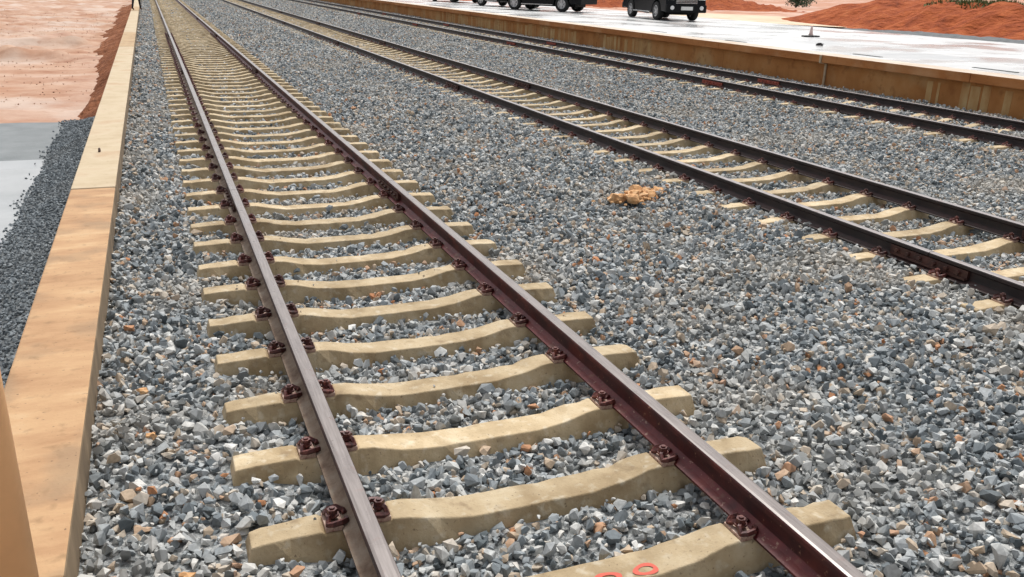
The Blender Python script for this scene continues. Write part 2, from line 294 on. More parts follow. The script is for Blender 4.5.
# ------------------------------------------------------------------ loose stones
def make_stone(i, n=11):
    r_ = random.Random(100+i); bm = bmesh.new()
    for k in range(n):
        d = Vector((r_.gauss(0, 1), r_.gauss(0, 1), r_.gauss(0, 1))).normalized()
        bm.verts.new((d.x*r_.uniform(.42, .60), d.y*r_.uniform(.34, .46), d.z*r_.uniform(.28, .42)))
    res = bmesh.ops.convex_hull(bm, input=bm.verts[:])
    for v in [g for g in res['geom_interior'] if isinstance(g, bmesh.types.BMVert)]: bm.verts.remove(v)
    bmesh.ops.recalc_face_normals(bm, faces=bm.faces[:])
    return bm
def stone_field(name, pts, size, material, seed):
    lib = bpy.data.collections.new(name + '_shapes')
    for i in range(14):
        o = bpy.data.objects.new('stone_shape', mesh(make_stone(i + seed), 'stone_shape', material)); lib.objects.link(o)
    n = len(pts); g = np.random.default_rng(seed)
    me = bpy.data.meshes.new(name); me.vertices.add(n); me.vertices.foreach_set('co', pts.astype(np.float32).ravel())
    rot = g.uniform(-.7, .7, (n, 3)); rot[:, 2] = g.uniform(0, 6.283, n); fl = g.random(n) < .4; rot[fl, :2] = g.uniform(-3.1, 3.1, (fl.sum(), 2))
    a = me.attributes.new('rot', 'FLOAT_VECTOR', 'POINT'); a.data.foreach_set('vector', rot.astype(np.float32).ravel())
    a = me.attributes.new('siz', 'FLOAT', 'POINT'); a.data.foreach_set('value', size.astype(np.float32))
    a = me.attributes.new('pick', 'INT', 'POINT'); a.data.foreach_set('value', g.integers(0, 14, n).astype(np.int32))
    o = link(name, me); md = o.modifiers.new('scatter', 'NODES')
    ng = bpy.data.node_groups.new(name + '_scatter', 'GeometryNodeTree'); md.node_group = ng
    ng.interface.new_socket('Geometry', in_out='INPUT', socket_type='NodeSocketGeometry'); ng.interface.new_socket('Geometry', in_out='OUTPUT', socket_type='NodeSocketGeometry')
    N = ng.nodes; gi = N.new('NodeGroupInput'); go = N.new('NodeGroupOutput'); ip = N.new('GeometryNodeInstanceOnPoints'); ci = N.new('GeometryNodeCollectionInfo')
    ci.inputs['Collection'].default_value = lib; ci.inputs['Separate Children'].default_value = True; ci.inputs['Reset Children'].default_value = True
    def na(nm, ty):
        q = N.new('GeometryNodeInputNamedAttribute'); q.data_type = ty; q.inputs['Name'].default_value = nm; return q.outputs['Attribute']
    L_ = ng.links.new
    L_(gi.outputs[0], ip.inputs['Points']); L_(ci.outputs[0], ip.inputs['Instance']); ip.inputs['Pick Instance'].default_value = True
    L_(na('pick', 'INT'), ip.inputs['Instance Index'])
    e2r = N.new('FunctionNodeEulerToRotation'); L_(na('rot', 'FLOAT_VECTOR'), e2r.inputs[0]); L_(e2r.outputs[0], ip.inputs['Rotation'])
    L_(na('siz', 'FLOAT'), ip.inputs['Scale']); L_(ip.outputs[0], go.inputs[0])
    return o
def jgrid(x0, x1, y0, y1, s, jit, g):
    X, Y = np.meshgrid(np.arange(x0, x1, s), np.arange(y0, y1, s)); X = X.ravel(); Y = Y.ravel()
    return X + g.uniform(-jit, jit, len(X))*s, Y + g.uniform(-jit, jit, len(X))*s
def seen(x, y, mg=1.6):   # the wedge of ground the picture can look at, with a margin all round
    ax = x + 1.32; return (y > .3) & (ax > -.16*y - mg) & (ax < 1.36*(y + mg) + mg)
g = np.random.default_rng(5); P = []; S = []
for (y0, y1, s, jit, zoff, zj, s0, s1, keep) in ((.3, 13, .038, .45, .002, .010, .036, .064, 1), (.3, 13, .060, .5, .022, .012, .046, .088, .6), (.3, 9, .060, .5, .030, .010, .018, .034, .5),
                                                 (13, 24, .045, .45, .005, .012, .044, .070, 1), (13, 24, .072, .5, .026, .012, .052, .086, .5),
                                                 (24, 48, .075, .45, .008, .014, .065, .10, 1), (48, 95, .11, .45, .010, .016, .09, .13, 1)):
    x, y = jgrid(-1.74, 12.68, y0, y1, s, jit, g); k = seen(x, y) & (g.random(len(x)) < keep); x, y = x[k], y[k]
    free = np.ones(len(x), bool)
    for tx_, ty_ in zip(T, (2.372, 4.03, 9.50)):     # no stones on the sleepers
        dy = (y - ty_ + SP/2) % SP - SP/2
        free &= ~((abs(x - tx_) < (1.21 if tx_ == 0 else 1.13)) & (abs(dy) < .112))
    x, y = x[free], y[free]
    P.append(np.stack([x, y, bed_h(x, y) + zoff + g.normal(0, zj, len(x))], -1)); S.append(g.uniform(s0, s1, len(x))*np.where(g.random(len(x)) < .06, 1.35, 1))
px = g.uniform(-1.1, 1.1, 60); pk = g.integers(0, 30, 60); ok = (abs(abs(px) - .7535) > .14); px, pk = px[ok], pk[ok]     # a few chips left lying on the sleepers
pz = np.interp(abs(px), [0, .28, .42, .55, .615, 1.2], [-.192, -.190, -.172, -.143, -.137, -.146])
P.append(np.stack([px, 2.372 + pk*SP + g.uniform(-.05, .05, len(px)), pz + .003], -1)); S.append(g.uniform(.010, .024, len(px)))
P = np.concatenate(P); S = np.concatenate(S)
tag(stone_field('ballast_stones', P, S, M['stone'], 1), 'loose grey crushed stone ballast around and between the railway tracks', 'ballast', kind='stuff')
x, y = jgrid(-3.05, -2.16, .6, 15.5, .031, .45, g); k = g.random(len(x)) < np.exp(-np.clip(-2.70 - .03*wob(x*0, y, 2.2, 3) - x, 0, 9)/.025); x, y = x[k], y[k]
tag(stone_field('grit_stones', np.stack([x, y, np.maximum(grit_h(x, y), -.375) + .005 + g.normal(0, .005, len(x))], -1), g.uniform(.026, .044, len(x)), M['stone_dark'], 40),
    'dark crushed stone lying on the bank behind the low concrete wall', 'crushed stone', kind='stuff')

M['clod'] = mat('mud_clod', [(.3, (.38, .21, .13)), (.7, (.50, .34, .25))], 2, .95, rnd=.2, spec=.2)
x = g.uniform(-16, -2.3, 5000); y = 18 + 40*g.random(5000); k = (wob(x*.5, y, .9, 4) > -.2) & (x > -2.5 - .32*y) & (ground_h(x, y) > berm_h(np.maximum(x, -3.6), y)); x, y = x[k], y[k]
tag(stone_field('mud_clods', np.stack([x, y, ground_h(x, y) + .004], -1), g.uniform(.02, .055, len(x)), M['clod'], 70), 'clods of dried mud scattered over the rutted ground behind the low wall', 'mud clods', kind='stuff')

# ------------------------------------------------------------------ sleepers, rails, clips
def sleeper_mesh(seed):
    bm = bmesh.new(); q = random.Random(seed)
    half = [(0, -.192, .080), (.28, -.190, .080), (.42, -.172, .078), (.55, -.143, .070), (.615, -.137, .066), (.63, -.151, .068), (.885, -.151, .068), (.90, -.137, .066), (1.02, -.140, .066), (1.165, -.146, .066)]
    hx = [h[0] for h in half]
    ax = sorted(set(hx + [.07, .14, .21, .35, .48, .96, 1.08, 1.12]))
    st = [-a for a in ax[:0:-1]] + ax
    rings = []
    for x in st:
        z = float(np.interp(abs(x), hx, [h[1] for h in half])); tw = float(np.interp(abs(x), hx, [h[2] for h in half]))
        seat = .6 < abs(x) < .91; e = .05*max(0, (abs(x)-1.08)/.085); sg = 1 if x > 0 else -1
        j_ = lambda a: 0 if seat else q.uniform(-a, a)
        chip = [0 if seat or q.random() > .16 else q.uniform(.006, .016) for _ in (0, 1)]
        mz = z - .075
        rings.append([bm.verts.new(p) for p in ((x, -tw + chip[0] + j_(.0025), z - chip[0]*.4 + j_(.0018)), (x + sg*e*.35, -tw-.026 + j_(.003), mz + j_(.004)), (x + sg*e, -.142, -.36), (x + sg*e, .142, -.36), (x + sg*e*.35, tw+.026 + j_(.003), mz + j_(.004)), (x, tw - chip[1] + j_(.0025), z - chip[1]*.4 + j_(.0018)))])
    for A, B in zip(rings, rings[1:]):
        for k in range(6): bm.faces.new((A[k], A[(k+1) % 6], B[(k+1) % 6], B[k]))
    bm.faces.new(rings[0]); bm.faces.new(rings[-1][::-1])
    bmesh.ops.recalc_face_normals(bm, faces=bm.faces[:])
    eg = [e for e in bm.edges if len(e.link_faces) == 2 and e.calc_face_angle(0) > R(25) and min(v.co.z for v in e.verts) > -.3]
    bmesh.ops.bevel(bm, geom=eg, offset=.006, segments=2, affect='EDGES', profile=.5)
    return mesh(bm, 'sleeper', M['sleeper'])
def clip_mesh():      # sits on the outside (+x) of a rail foot edge at the origin, z = 0 at foot underside
    bm = bmesh.new()
    prism(bm, [(-.062, 0), (.062, 0), (.060, .016), (-.060, .016)], -.004, .066, 1)
    tube(bm, [(.030, 0, -.01), (.030, 0, .062)], .011, 6)
    tube(bm, [(.030, 0, .036), (.030, 0, .056)], .021, 6)
    tube(bm, [(.030, 0, .030), (.030, 0, .037)], .027, 10)
    path = [(-.022, -.020, .020), (-.020, -.040, .022), (.006, -.062, .030), (.036, -.062, .026), (.055, -.046, .020), (.050, -.022, .034), (.040, -.014, .036)]
    tube(bm, path, .0115, 5); tube(bm, [(a, -b, c) for a, b, c in path], .0115, 5)
    tube(bm, [(.040, -.014, .036), (.018, -.012, .034), (.018, .012, .034), (.040, .014, .036)], .0085, 6)
    for v in bm.verts: v.co = Vector((v.co.x*1.0, v.co.y*.94, v.co.z*1.2))
    bmesh.ops.recalc_face_normals(bm, faces=bm.faces[:])
    return mesh(bm, 'rail_clip', [M['clip'], M['gauge']])
def clip_mesh_far():
    bm = bmesh.new()
    prism(bm, [(-.055, 0), (.055, 0), (.045, .02), (-.045, .02)], -.01, .045, 1); prism(bm, [(-.065, .015), (.065, .015), (.05, .035), (-.05, .035)], -.02, .06)
    tube(bm, [(.030, 0, .03), (.030, 0, .062)], .018, 6)
    return mesh(bm, 'rail_clip', [M['clip'], M['gauge']])
RH = .150
PROF = [(.066, -RH), (.066, -RH+.010), (.034, -RH+.022), (.0105, -RH+.040), (.0085, -RH+.055), (.0085, -.048), (.014, -.040), (.034, -.031), (.035, -.010), (.031, -.003), (.020, 0)]
def rail_mesh(length, side, foot, top):   # slots: 0 side, 1 running surface, 2 foot top
    bm = bmesh.new(); pr = PROF + [(-a, b) for a, b in PROF[::-1]]
    A = [bm.verts.new((a, 0, b)) for a, b in pr]; B = [bm.verts.new((a, length, b)) for a, b in pr]; n = len(pr)
    for i in range(n):
        j = (i+1) % n; f = bm.faces.new((A[i], A[j], B[j], B[i])); k = min(i, n-2-i)
        if i != n-1 and (k >= 9 or k == 10): f.material_index = 1
        elif i != n-1 and k in (1, 2): f.material_index = 2
    bm.faces.new(A); bm.faces.new(B[::-1]); bmesh.ops.recalc_face_normals(bm, faces=bm.faces[:])
    return mesh(bm, 'rail', [side, top, foot])
def fish_mesh(mt):
    bm = bmesh.new()
    for s in (-1, 1):
        x = s*.0245
        box(bm, x-.012, x+.012, -.38, .38, -.106, -.040); box(bm, x+s*.010-.012, x+s*.010+.012, -.37, .37, -.116, -.096)
        for y in (-.30, -.19, -.07, .07, .19, .30): tube(bm, [(x+s*.012, y, -.072), (x+s*.036, y, -.072)], .017, 6)
    return mesh(bm, 'fishplate', mt)
SLM, CLM, CLF = [sleeper_mesh(k) for k in range(6)], clip_mesh(), clip_mesh_far()
FM = {0: fish_mesh(M['fish']), 1: fish_mesh(M['fish']), 2: fish_mesh(M['fish_red'])}
LEN = 12.0
labels = ['railway track with exposed tan concrete sleepers and maroon rails beside the low concrete wall',
          'railway track with black-sided rails and half buried sleepers running between two other tracks',
          'railway track running along the foot of the brown-stained platform wall']
tracks = []
for ti, (tx, y0, joint, lab) in enumerate(zip(T, (2.372, 4.03, 9.50), (8.30, 4.77, 4.45), labels)):
    tr = empty('railway_track', (tx, 0, 0)); tag(tr, lab, 'railway track', 'parallel railway tracks'); tracks.append(tr)
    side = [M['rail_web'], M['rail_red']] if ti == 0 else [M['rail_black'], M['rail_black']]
    for si, s in enumerate((-1, 1)):
        foot = M['rail_dust'] if (ti == 0 and s < 0) else (M['rail_foot'] if ti == 0 else M['rail_web'])
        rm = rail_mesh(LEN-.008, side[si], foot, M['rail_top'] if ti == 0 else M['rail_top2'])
        for k in range(-1, 12):
            ya = joint + LEN*k + .004
            ro = link('rail', rm, tr, (s*.7535, ya, 0))
            if ya < 60: link('fishplate', FM[ti], ro, (0, -.004, 0))
    k0 = int((-5 - y0)/SP)
    for k in range(k0, 250 + k0):
        y = y0 + k*SP
        rr = random.Random(ti*1000 + k)
        sy = y + (rr.uniform(-.012, .012) if abs(k) > 3 else 0)
        sl_ = link('sleeper', SLM[rr.randrange(6)], tr, (rr.uniform(-.008, .008), sy, rr.uniform(-.003, 0)), (0, 0, R(rr.uniform(-.5, .5))))
        if not (ti == 0 and k == 0) and rr.random() < .5: sl_.rotation_euler.z += math.pi
        if 0 < y < 34:
            cm = CLM if y < 13 else CLF
            for s in (-1, 1):
                for q in (-1, 1):
                    link('rail_clip', cm, sl_, (s*.7535 + q*.064, 0, -.150), (0, 0, 0 if q > 0 else math.pi))
        if ti == 0 and k == 0:
            for cxm, cy, rx, ry in ((.215, -.035, .052, .034), (.055, -.035, .055, .036)):
                bm = bmesh.new(); n = 24; vi = []; vo = []
                for q in range(n):
                    a = 2*math.pi*q/n; wv = 1 + .08*math.sin(3*a + cxm*20)
                    vo.append(bm.verts.new((cxm + rx*wv*math.cos(a), cy + ry*wv*math.sin(a), -.1885))); vi.append(bm.verts.new((cxm + rx*.60*math.cos(a), cy + ry*.50*math.sin(a), -.1885)))
                for q in range(n): bm.faces.new((vo[q], vo[(q+1) % n], vi[(q+1) % n], vi[q]))
                link('painted_mark', mesh(bm, 'painted_mark', M['paint']), sl_)['label'] = 'ring painted in red on the sleeper top'

# ------------------------------------------------------------------ low concrete wall on the left
wl = empty('platform_wall', (-1.96, 0, 0)); tag(wl, 'low wall of long concrete blocks with a flat top, near end stained orange with clay', 'wall')
cuts = [-5, 2.75, 8.70, 14.6, 20.5, 26, 32, 38, 44, 50, 56, 62, 74, 86, 98, 110, 122, 140]
for i, (a, b) in enumerate(zip(cuts, cuts[1:])):
    bm = bmesh.new(); box(bm, -.19, .19, a + .004, b - .004, -.62, random.Random(i).uniform(-.004, .004))
    mt = M['wall_stain'] if i < 2 else (M['wall_clean'], M['wall_clean'], M['wall_clean'], M['wall_mud'])[(i+2) % 4]
    me = mesh(bm, 'wall_block', [mt, M['wall_shade']])
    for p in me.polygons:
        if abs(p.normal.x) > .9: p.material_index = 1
    bev(link('wall_block', me, wl), .012, 2)
bm = bmesh.new(); tube(bm, [(0, 0, -.02), (0, 0, .02), (0, .012, .035), (0, .04, .035), (0, .05, .02), (0, .05, -.02)], .012, 8)
link('lifting_loop', mesh(bm, 'lifting_loop', M['steel']), wl, (-.02, 10.5, 0))

# ------------------------------------------------------------------ platform on the right
PX, PZ, PB = 12.60, .55, 23.2
pf = empty('station_platform', (PX, 0, 0)); tag(pf, 'long pale wet platform with a brown clay-stained edge and overhanging coping', 'platform')
for k in range(27):
    for (xa, xb) in ((.625, 4.10), (4.11, 7.30), (7.31, PB-PX)):
        bm = bmesh.new(); box(bm, xa, xb, -8 + 6*k + .006, -2 + 6*k - .006, -.62, PZ - .003 - random.Random(k*7+xa).uniform(0, .003)); link('deck_slab', mesh(bm, 'deck_slab', M['deck']), pf)
yy = -8.0; i = 0; step = 4.0; off = 16.0 % step
yy = -8.0
while yy < 150:
    bm = bmesh.new(); box(bm, 0, .615, yy + .006, yy + step - .006, PZ-.17, PZ, 0)
    me = mesh(bm, 'coping_slab', [M['coping'], M['coping_top']])
    for p in me.polygons:
        if p.normal.z > .9: p.material_index = 1
    bev(link('coping_slab', me, pf), .012, 2)
    bm = bmesh.new(); box(bm, .19, .615, yy + .004, yy + step - .004, -.62, PZ-.173)
    link('wall_panel', mesh(bm, 'wall_panel', M['fascia']), pf)
    yy += step
# bare ribs of the wall where the clay has not splashed
rr = random.Random(3)
for (ya, yb) in ((9.5, 13.2), (23.8, 26.8), (29, 45)):
    y = ya
    while y < yb:
        wd = rr.uniform(.05, .24); bm = bmesh.new(); box(bm, .186, .194, y, y + wd, -.32, PZ-.19-rr.uniform(0, .10))
        link('wall_rib', mesh(bm, 'wall_rib', M['fascia_pale']), pf); y += wd + rr.choice([.03, .05, .12, .3, .5])
for (ya, yb, x_) in ((15.35, 16.2, 1.05), (12.0, 13.0, 1.15), (19.9, 20.8, .75), (8.2, 9.2, 1.15), (24.2, 25.1, .9)):
    bm = bmesh.new(); box(bm, x_, x_ + .09, ya, yb, PZ-.03, PZ+.004); link('drain_slot', mesh(bm, 'drain_slot', M['slot']), pf)
bm = bmesh.new(); tube(bm, [(-.014, 16.02, PZ-.01), (-.014, 16.02, PZ-.16), (.165, 16.02, PZ-.2), (.165, 16.02, -.2)], .03, 6)  # pale streak down the coping and wall, modelled as a thin tube
link('pale_streak', mesh(bm, 'pale_streak', M['wall_clean']), pf)

# ------------------------------------------------------------------ ground right of the platform
def mound_h(x, y):
    ridge = 1.22*np.exp(-((x - 31.5)/4.6)**4)*sm(39.5, 32.5, y + .15*(x-27))*sm(-30, -5, y)
    ridge = ridge*(1 + .16*wob(x, y, .9, 2)) + .10*wob(x, y, 2.2, 3)*sm(24.2, 26, x)*sm(34, 28, y) + .04*wob(x, y, 6, 4)*sm(24.2, 26, x)*sm(34, 28, y)
    return .30 + ridge
tag(link('soil_mound', grid('soil_mound', np.linspace(23.9, 44, 120), np.linspace(-20, 44, 260), mound_h, M['mound'])), 'big heap of loose red soil behind the platform with green weeds on its crest', 'soil mound', kind='structure')
bm = bmesh.new(); pts = []
n = 46
for q in range(n):
    a = 2*math.pi*q/n; pts.append((27.6 + 4.3*math.cos(a)*(1+.1*math.sin(5*a)), 38.5 + 9.0*math.sin(a)*(1+.08*math.sin(4*a+1))))
V = [bm.verts.new((a, b, .47)) for a, b in pts]; c = bm.verts.new((27.6, 38.5, .60))
for q in range(n): bm.faces.new((V[q], V[(q+1) % n], c))
tag(link('sand_patch', mesh(bm, 'sand_patch', M['sand'])), kind='structure')
def strip_h(x, y): return .46 + .13*np.exp(-((x-24.6)/.8)**2)*sm(29, 25, y) + .03*wob(x, y, 4, 3)
tag(link('grit_strip', grid('grit_strip', np.linspace(23.21, 26.2, 24), np.linspace(-8, 29.5, 130), strip_h, M['asphalt'])), 'strip of dark grit between the pale platform and the red soil mound', 'grit strip', kind='stuff')
def bank_h(x, y): return .2 + sm(47, 37, x)*(1.6 + .3*wob(x, y, .4, 3))*np.exp(-((y - 68 + .35*(x-20))/5.0)**2) + .12*wob(x, y, 1.4, 5) + .05*wob(x, y, 4, 6)
tag(link('earth_bank', grid('earth_bank', np.linspace(15.5, 52, 120), np.linspace(46, 88, 110), bank_h, M['mound'])), 'low red earth bank rising beyond the parked cars', 'earth bank', kind='structure')
# weeds on the crest of the mound
vs_, fs_ = [], []; rw = np.random.default_rng(9)
while len(fs_) < 9000:
    x = rw.uniform(28.8, 34); y = rw.uniform(2, 29)
    z = float(mound_h(np.array(x), np.array(y)))
    if z < 1.36 or float(wob(np.array(x), np.array(y), .8, 4)) < -.15: continue
    for _ in range(6):
        xa, ya = x + rw.normal(0, .15), y + rw.normal(0, .15); z = float(mound_h(np.array(xa), np.array(ya)))
        h = rw.uniform(.06, .22); a = rw.uniform(0, 6.28); lx, ly = rw.normal(0, .10, 2); wd = .045
        b = len(vs_); vs_ += [(xa + wd*math.cos(a), ya + wd*math.sin(a), z-.03), (xa - wd*math.cos(a), ya - wd*math.sin(a), z-.03), (xa + lx, ya + ly, z + h)]; fs_.append((b, b+1, b+2))
me = bpy.data.meshes.new('weeds'); me.from_pydata(vs_, [], fs_); me.materials.append(M['grass'])
tag(link('weeds', me), 'green weeds growing along the crest of the red soil mound', 'weeds', kind='stuff')

# shrub
def shrub(name, loc, rx, rz, label, seed):
    rs = random.Random(seed); t = empty(name, loc); tag(t, label, 'shrub', 'shrubs beyond the platform')
    bm = bmesh.new()
    for k in range(6):
        a = rs.uniform(0, 6.28); tip = Vector((math.cos(a)*rx*.6, math.sin(a)*rx*.6, rz*rs.uniform(.9, 1.5)))
        tube(bm, [(0, 0, -.1), tuple(tip*.4 + Vector((0, 0, .2))), tuple(tip)], [.07, .045, .015], 6)
    link('trunk', mesh(bm, 'trunk', M['bark']), t)
    bm = bmesh.new(); cl = [Vector((rs.gauss(0, rx*.45), rs.gauss(0, rx*.45), rz*rs.uniform(.18, 1.6))) for _ in range(26)]
    for k in range(3200):
        c = rs.choice(cl); p = c + Vector((rs.gauss(0, .28), rs.gauss(0, .28), rs.gauss(0, .22)))*rx*.8
        if p.z < .03: continue
        d = Vector((rs.gauss(0, 1), rs.gauss(0, 1), rs.gauss(0, .6))).normalized(); e = d.orthogonal().normalized(); s = rs.uniform(.06, .12)
        bm.faces.new([bm.verts.new(p - d*s), bm.verts.new(p + e*s*.5), bm.verts.new(p + d*s), bm.verts.new(p - e*s*.5)])
    link('crown', mesh(bm, 'crown', M['leaf']), t)
shrub('shrub', (53.6, 67.5, .45), 1.25, 1.3, 'dark green bushy shrub on the earth beyond the sand patch', 5)

# ------------------------------------------------------------------ vehicles
def wheel(parent, x, y, sgn, r=.37):
    bm = bmesh.new(); lathe(bm, [(r*.62, -.115), (r*.93, -.12), (r, -.09), (r, .09), (r*.93, .12), (r*.62, .115), (r*.62, -.115)], 28, cap=False)
    t = link('tyre', mesh(bm, 'tyre', M['tyre'], True), parent, (x, y, r))
    bm = bmesh.new(); lathe(bm, [(r*.30, -.05), (r*.63, -.10), (r*.63, .112), (r*.57, .116), (r*.55, .05), (r*.2, .04)], 24); lathe(bm, [(r*.18, .03), (r*.17, .105), (r*.10, .112)], 12)
    for k in range(6):
        mt = Matrix.Rotation(k*math.pi/3, 4, 'X'); box(bm, .055, .10, -.032, .032, r*.1, r*.60, 0, mt)
    o = link('rim', mesh(bm, 'rim', M['rim']), t); o.rotation_euler = (0, 0, 0 if sgn > 0 else math.pi)
    return t
def suv(name, loc, rz, label, paint, pickup=False, seed=0):
    """front faces local -y; origin on the ground below the middle"""
    t = empty(name, loc, rz); tag(t, label, 'car', 'cars parked on the platform')
    L2, HW, wb, r = 2.38, .90, 1.40, .37
    def arch(yc):
        return [(yc + .46*math.cos(a), .37 + .46*math.sin(a)) for a in [math.pi*k/10 for k in range(11)]][::-1]
    poly = [(-L2, .36), (-L2-.03, .62), (-L2+.02, .86), (-L2+.16, 1.00), (-.95, 1.10), (-.7, 1.11), (1.9, 1.13), (L2-.03, 1.10), (L2, .62), (L2-.04, .40)]
    low = [(1.40+.46, .37)] + [(q[0], q[1]) for q in arch(1.40)[::-1]][1:-1] + [(1.40-.46, .37), (.9, .26), (-.9, .26), (-1.40+.46, .37)] + arch(-1.40)[::-1][1:-1] + [(-1.40-.46, .37)]
    bm = bmesh.new(); fs = prism(bm, (poly + low)[::-1], -HW, HW)
    bmesh.ops.recalc_face_normals(bm, faces=bm.faces[:])
    body = bev(link('body', mesh(bm, 'body', paint), t), .05, 3, 30)
    bm = bmesh.new()
    roof_y1 = .62 if pickup else 2.02
    lo = [(-.82, 1.09), (roof_y1 + .28, 1.09)]; hi = [(-.12, 1.72), (roof_y1, 1.74)]
    Vv = []
    for sx in (-1, 1):
        Vv.append([bm.verts.new((sx*.86, lo[0][0], lo[0][1])), bm.verts.new((sx*.86, lo[1][0], lo[1][1])), bm.verts.new((sx*.68, hi[1][0], hi[1][1])), bm.verts.new((sx*.68, hi[0][0], hi[0][1]))])
    a, b = Vv
    for f in ((a[3], a[2], a[1], a[0]), (b[0], b[1], b[2], b[3]), (a[0], b[0], b[3], a[3]), (a[1], a[2], b[2], b[1]), (a[3], b[3], b[2], a[2])): bm.faces.new(f)
    cab = bev(link('cabin', mesh(bm, 'cabin', paint), t), .06, 3, 30)
    def quad(nm, pts, mt, par, th=.008):
        bm = bmesh.new(); P = [Vector(p) for p in pts]; nn = (P[1]-P[0]).cross(P[2]-P[0]).normalized()
        A = [bm.verts.new(p + nn*.004) for p in P]; B = [bm.verts.new(p + nn*(.004 + th)) for p in P]
        bm.faces.new(A[::-1]); bm.faces.new(B)
        for q in range(len(P)): bm.faces.new((A[q], A[(q+1) % len(P)], B[(q+1) % len(P)], B[q]))
        return link(nm, mesh(bm, nm, mt), par)
    def lerp(p, q, s): return Vector(p)*(1-s) + Vector(q)*s
    def cabpt(sx, u, v):   # on the cabin side
        return lerp(lerp((sx*.86, lo[0][0], lo[0][1]), (sx*.86, lo[1][0], lo[1][1]), u), lerp((sx*.68, hi[0][0], hi[0][1]), (sx*.68, hi[1][0], hi[1][1]), u), v)
    spans = [(.10, .48), (.52, .88)] if pickup else [(.06, .36), (.39, .66), (.69, .93)]
    for sx in (-1, 1):
        for (u0, u1) in spans:
            q = [cabpt(sx, u0, .12), cabpt(sx, u1, .12), cabpt(sx, u1, .86), cabpt(sx, u0, .86)]
            quad('side_window', q if sx > 0 else q[::-1], M['glass'], cab)
    def scr(u, v, e): return lerp(lerp((-.86, lo[e][0], lo[e][1]), (.86, lo[e][0], lo[e][1]), u), lerp((-.68, hi[e][0], hi[e][1]), (.68, hi[e][0], hi[e][1]), u), v)
    quad('windscreen', [scr(.07, .1, 0), scr(.93, .1, 0), scr(.93, .9, 0), scr(.07, .9, 0)], M['glass'], cab)
    quad('rear_window', [scr(.93, .15, 1), scr(.07, .15, 1), scr(.07, .88, 1), scr(.93, .88, 1)], M['glass'], cab)
    if pickup:
        bm = bmesh.new(); box(bm, -.74, .74, 1.02, 2.25, 1.132, 1.150); link('load_bed_cover', mesh(bm, 'load_bed_cover', M['trim']), t)
    bm = bmesh.new(); box(bm, -HW-.01, HW+.01, -L2-.10, -L2+.12, .34, .66); bev(link('front_bumper', mesh(bm, 'front_bumper', M['trim']), t), .05, 3)
    bm = bmesh.new(); box(bm, -HW, HW, L2-.10, L2+.10, .38, .64); bev(link('rear_bumper', mesh(bm, 'rear_bumper', M['trim']), t), .04, 3)
    bm = bmesh.new()
    for k in range(4): box(bm, -.48, .48, -L2-.05, -L2+.05, .70+k*.055, .725+k*.055)
    link('grille', mesh(bm, 'grille', M['chrome']), t)
    for sx in (-1, 1):
        bm = bmesh.new(); box(bm, sx*.70-.17, sx*.70+.17, -L2-.055, -L2+.10, .84, .97); bev(link('headlight', mesh(bm, 'headlight', M['lens']), t), .03, 2)
        bm = bmesh.new(); lathe(bm, [(.085, 0), (.085, .03), (.06, .045)], 16, 'z'); bmesh.ops.rotate(bm, verts=bm.verts[:], matrix=Matrix.Rotation(R(90), 3, 'X')); bmesh.ops.recalc_face_normals(bm, faces=bm.faces[:])
        link('fog_lamp', mesh(bm, 'fog_lamp', M['lens']), t, (sx*.66, -L2-.095, .53))
        bm = bmesh.new(); box(bm, sx*.76-.09, sx*.76+.09, L2-.04, L2+.03, .78, 1.02); link('tail_light', mesh(bm, 'tail_light', M['fish_red']), t)
        bm = bmesh.new(); box(bm, sx*.92-.07, sx*.92+.07, -.92, .92, .30, .345); bev(link('running_board', mesh(bm, 'running_board', M['chrome']), t), .012, 2)
        bm = bmesh.new(); box(bm, sx*1.0-.10, sx*1.0+.10, -.74, -.62, 1.10, 1.28); bev(link('mirror', mesh(bm, 'mirror', paint), t), .03, 2)
        for dy in (-.05, .92):
            bm = bmesh.new(); box(bm, sx*.905-.012, sx*.905+.012, dy, dy+.16, .93, .96); link('door_handle', mesh(bm, 'door_handle', M['chrome']), t)
        for yc in (-wb, wb): wheel(t, sx*.80, yc, sx, r)
    bm = bmesh.new(); box(bm, -.26, .26, -L2-.125, -L2-.09, .44, .58); link('number_plate', mesh(bm, 'number_plate', M['plate']), t)
    bm = bmesh.new(); box(bm, -.55, .55, -2.0, 2.0, .24, .42); link('underbody', mesh(bm, 'underbody', M['trim']), t)
    return t
DZ = PZ + .001
suv('parked_car', (19.62, 34.6, DZ), R(-7), 'black pickup truck with pale fog lamps and white number plate facing along the platform', M['car'], True)
suv('parked_car', (17.75, 42.9, DZ), R(216), 'black car standing askew on the platform behind the pickup truck', M['car'])
suv('parked_car', (17.9, 48.6, DZ), R(20), 'dark blue car half hidden behind the black car standing askew', M['car2'])
suv('parked_car', (17.6, 57.5, DZ), R(8), 'black car parked farthest along the platform behind the others', M['car'])

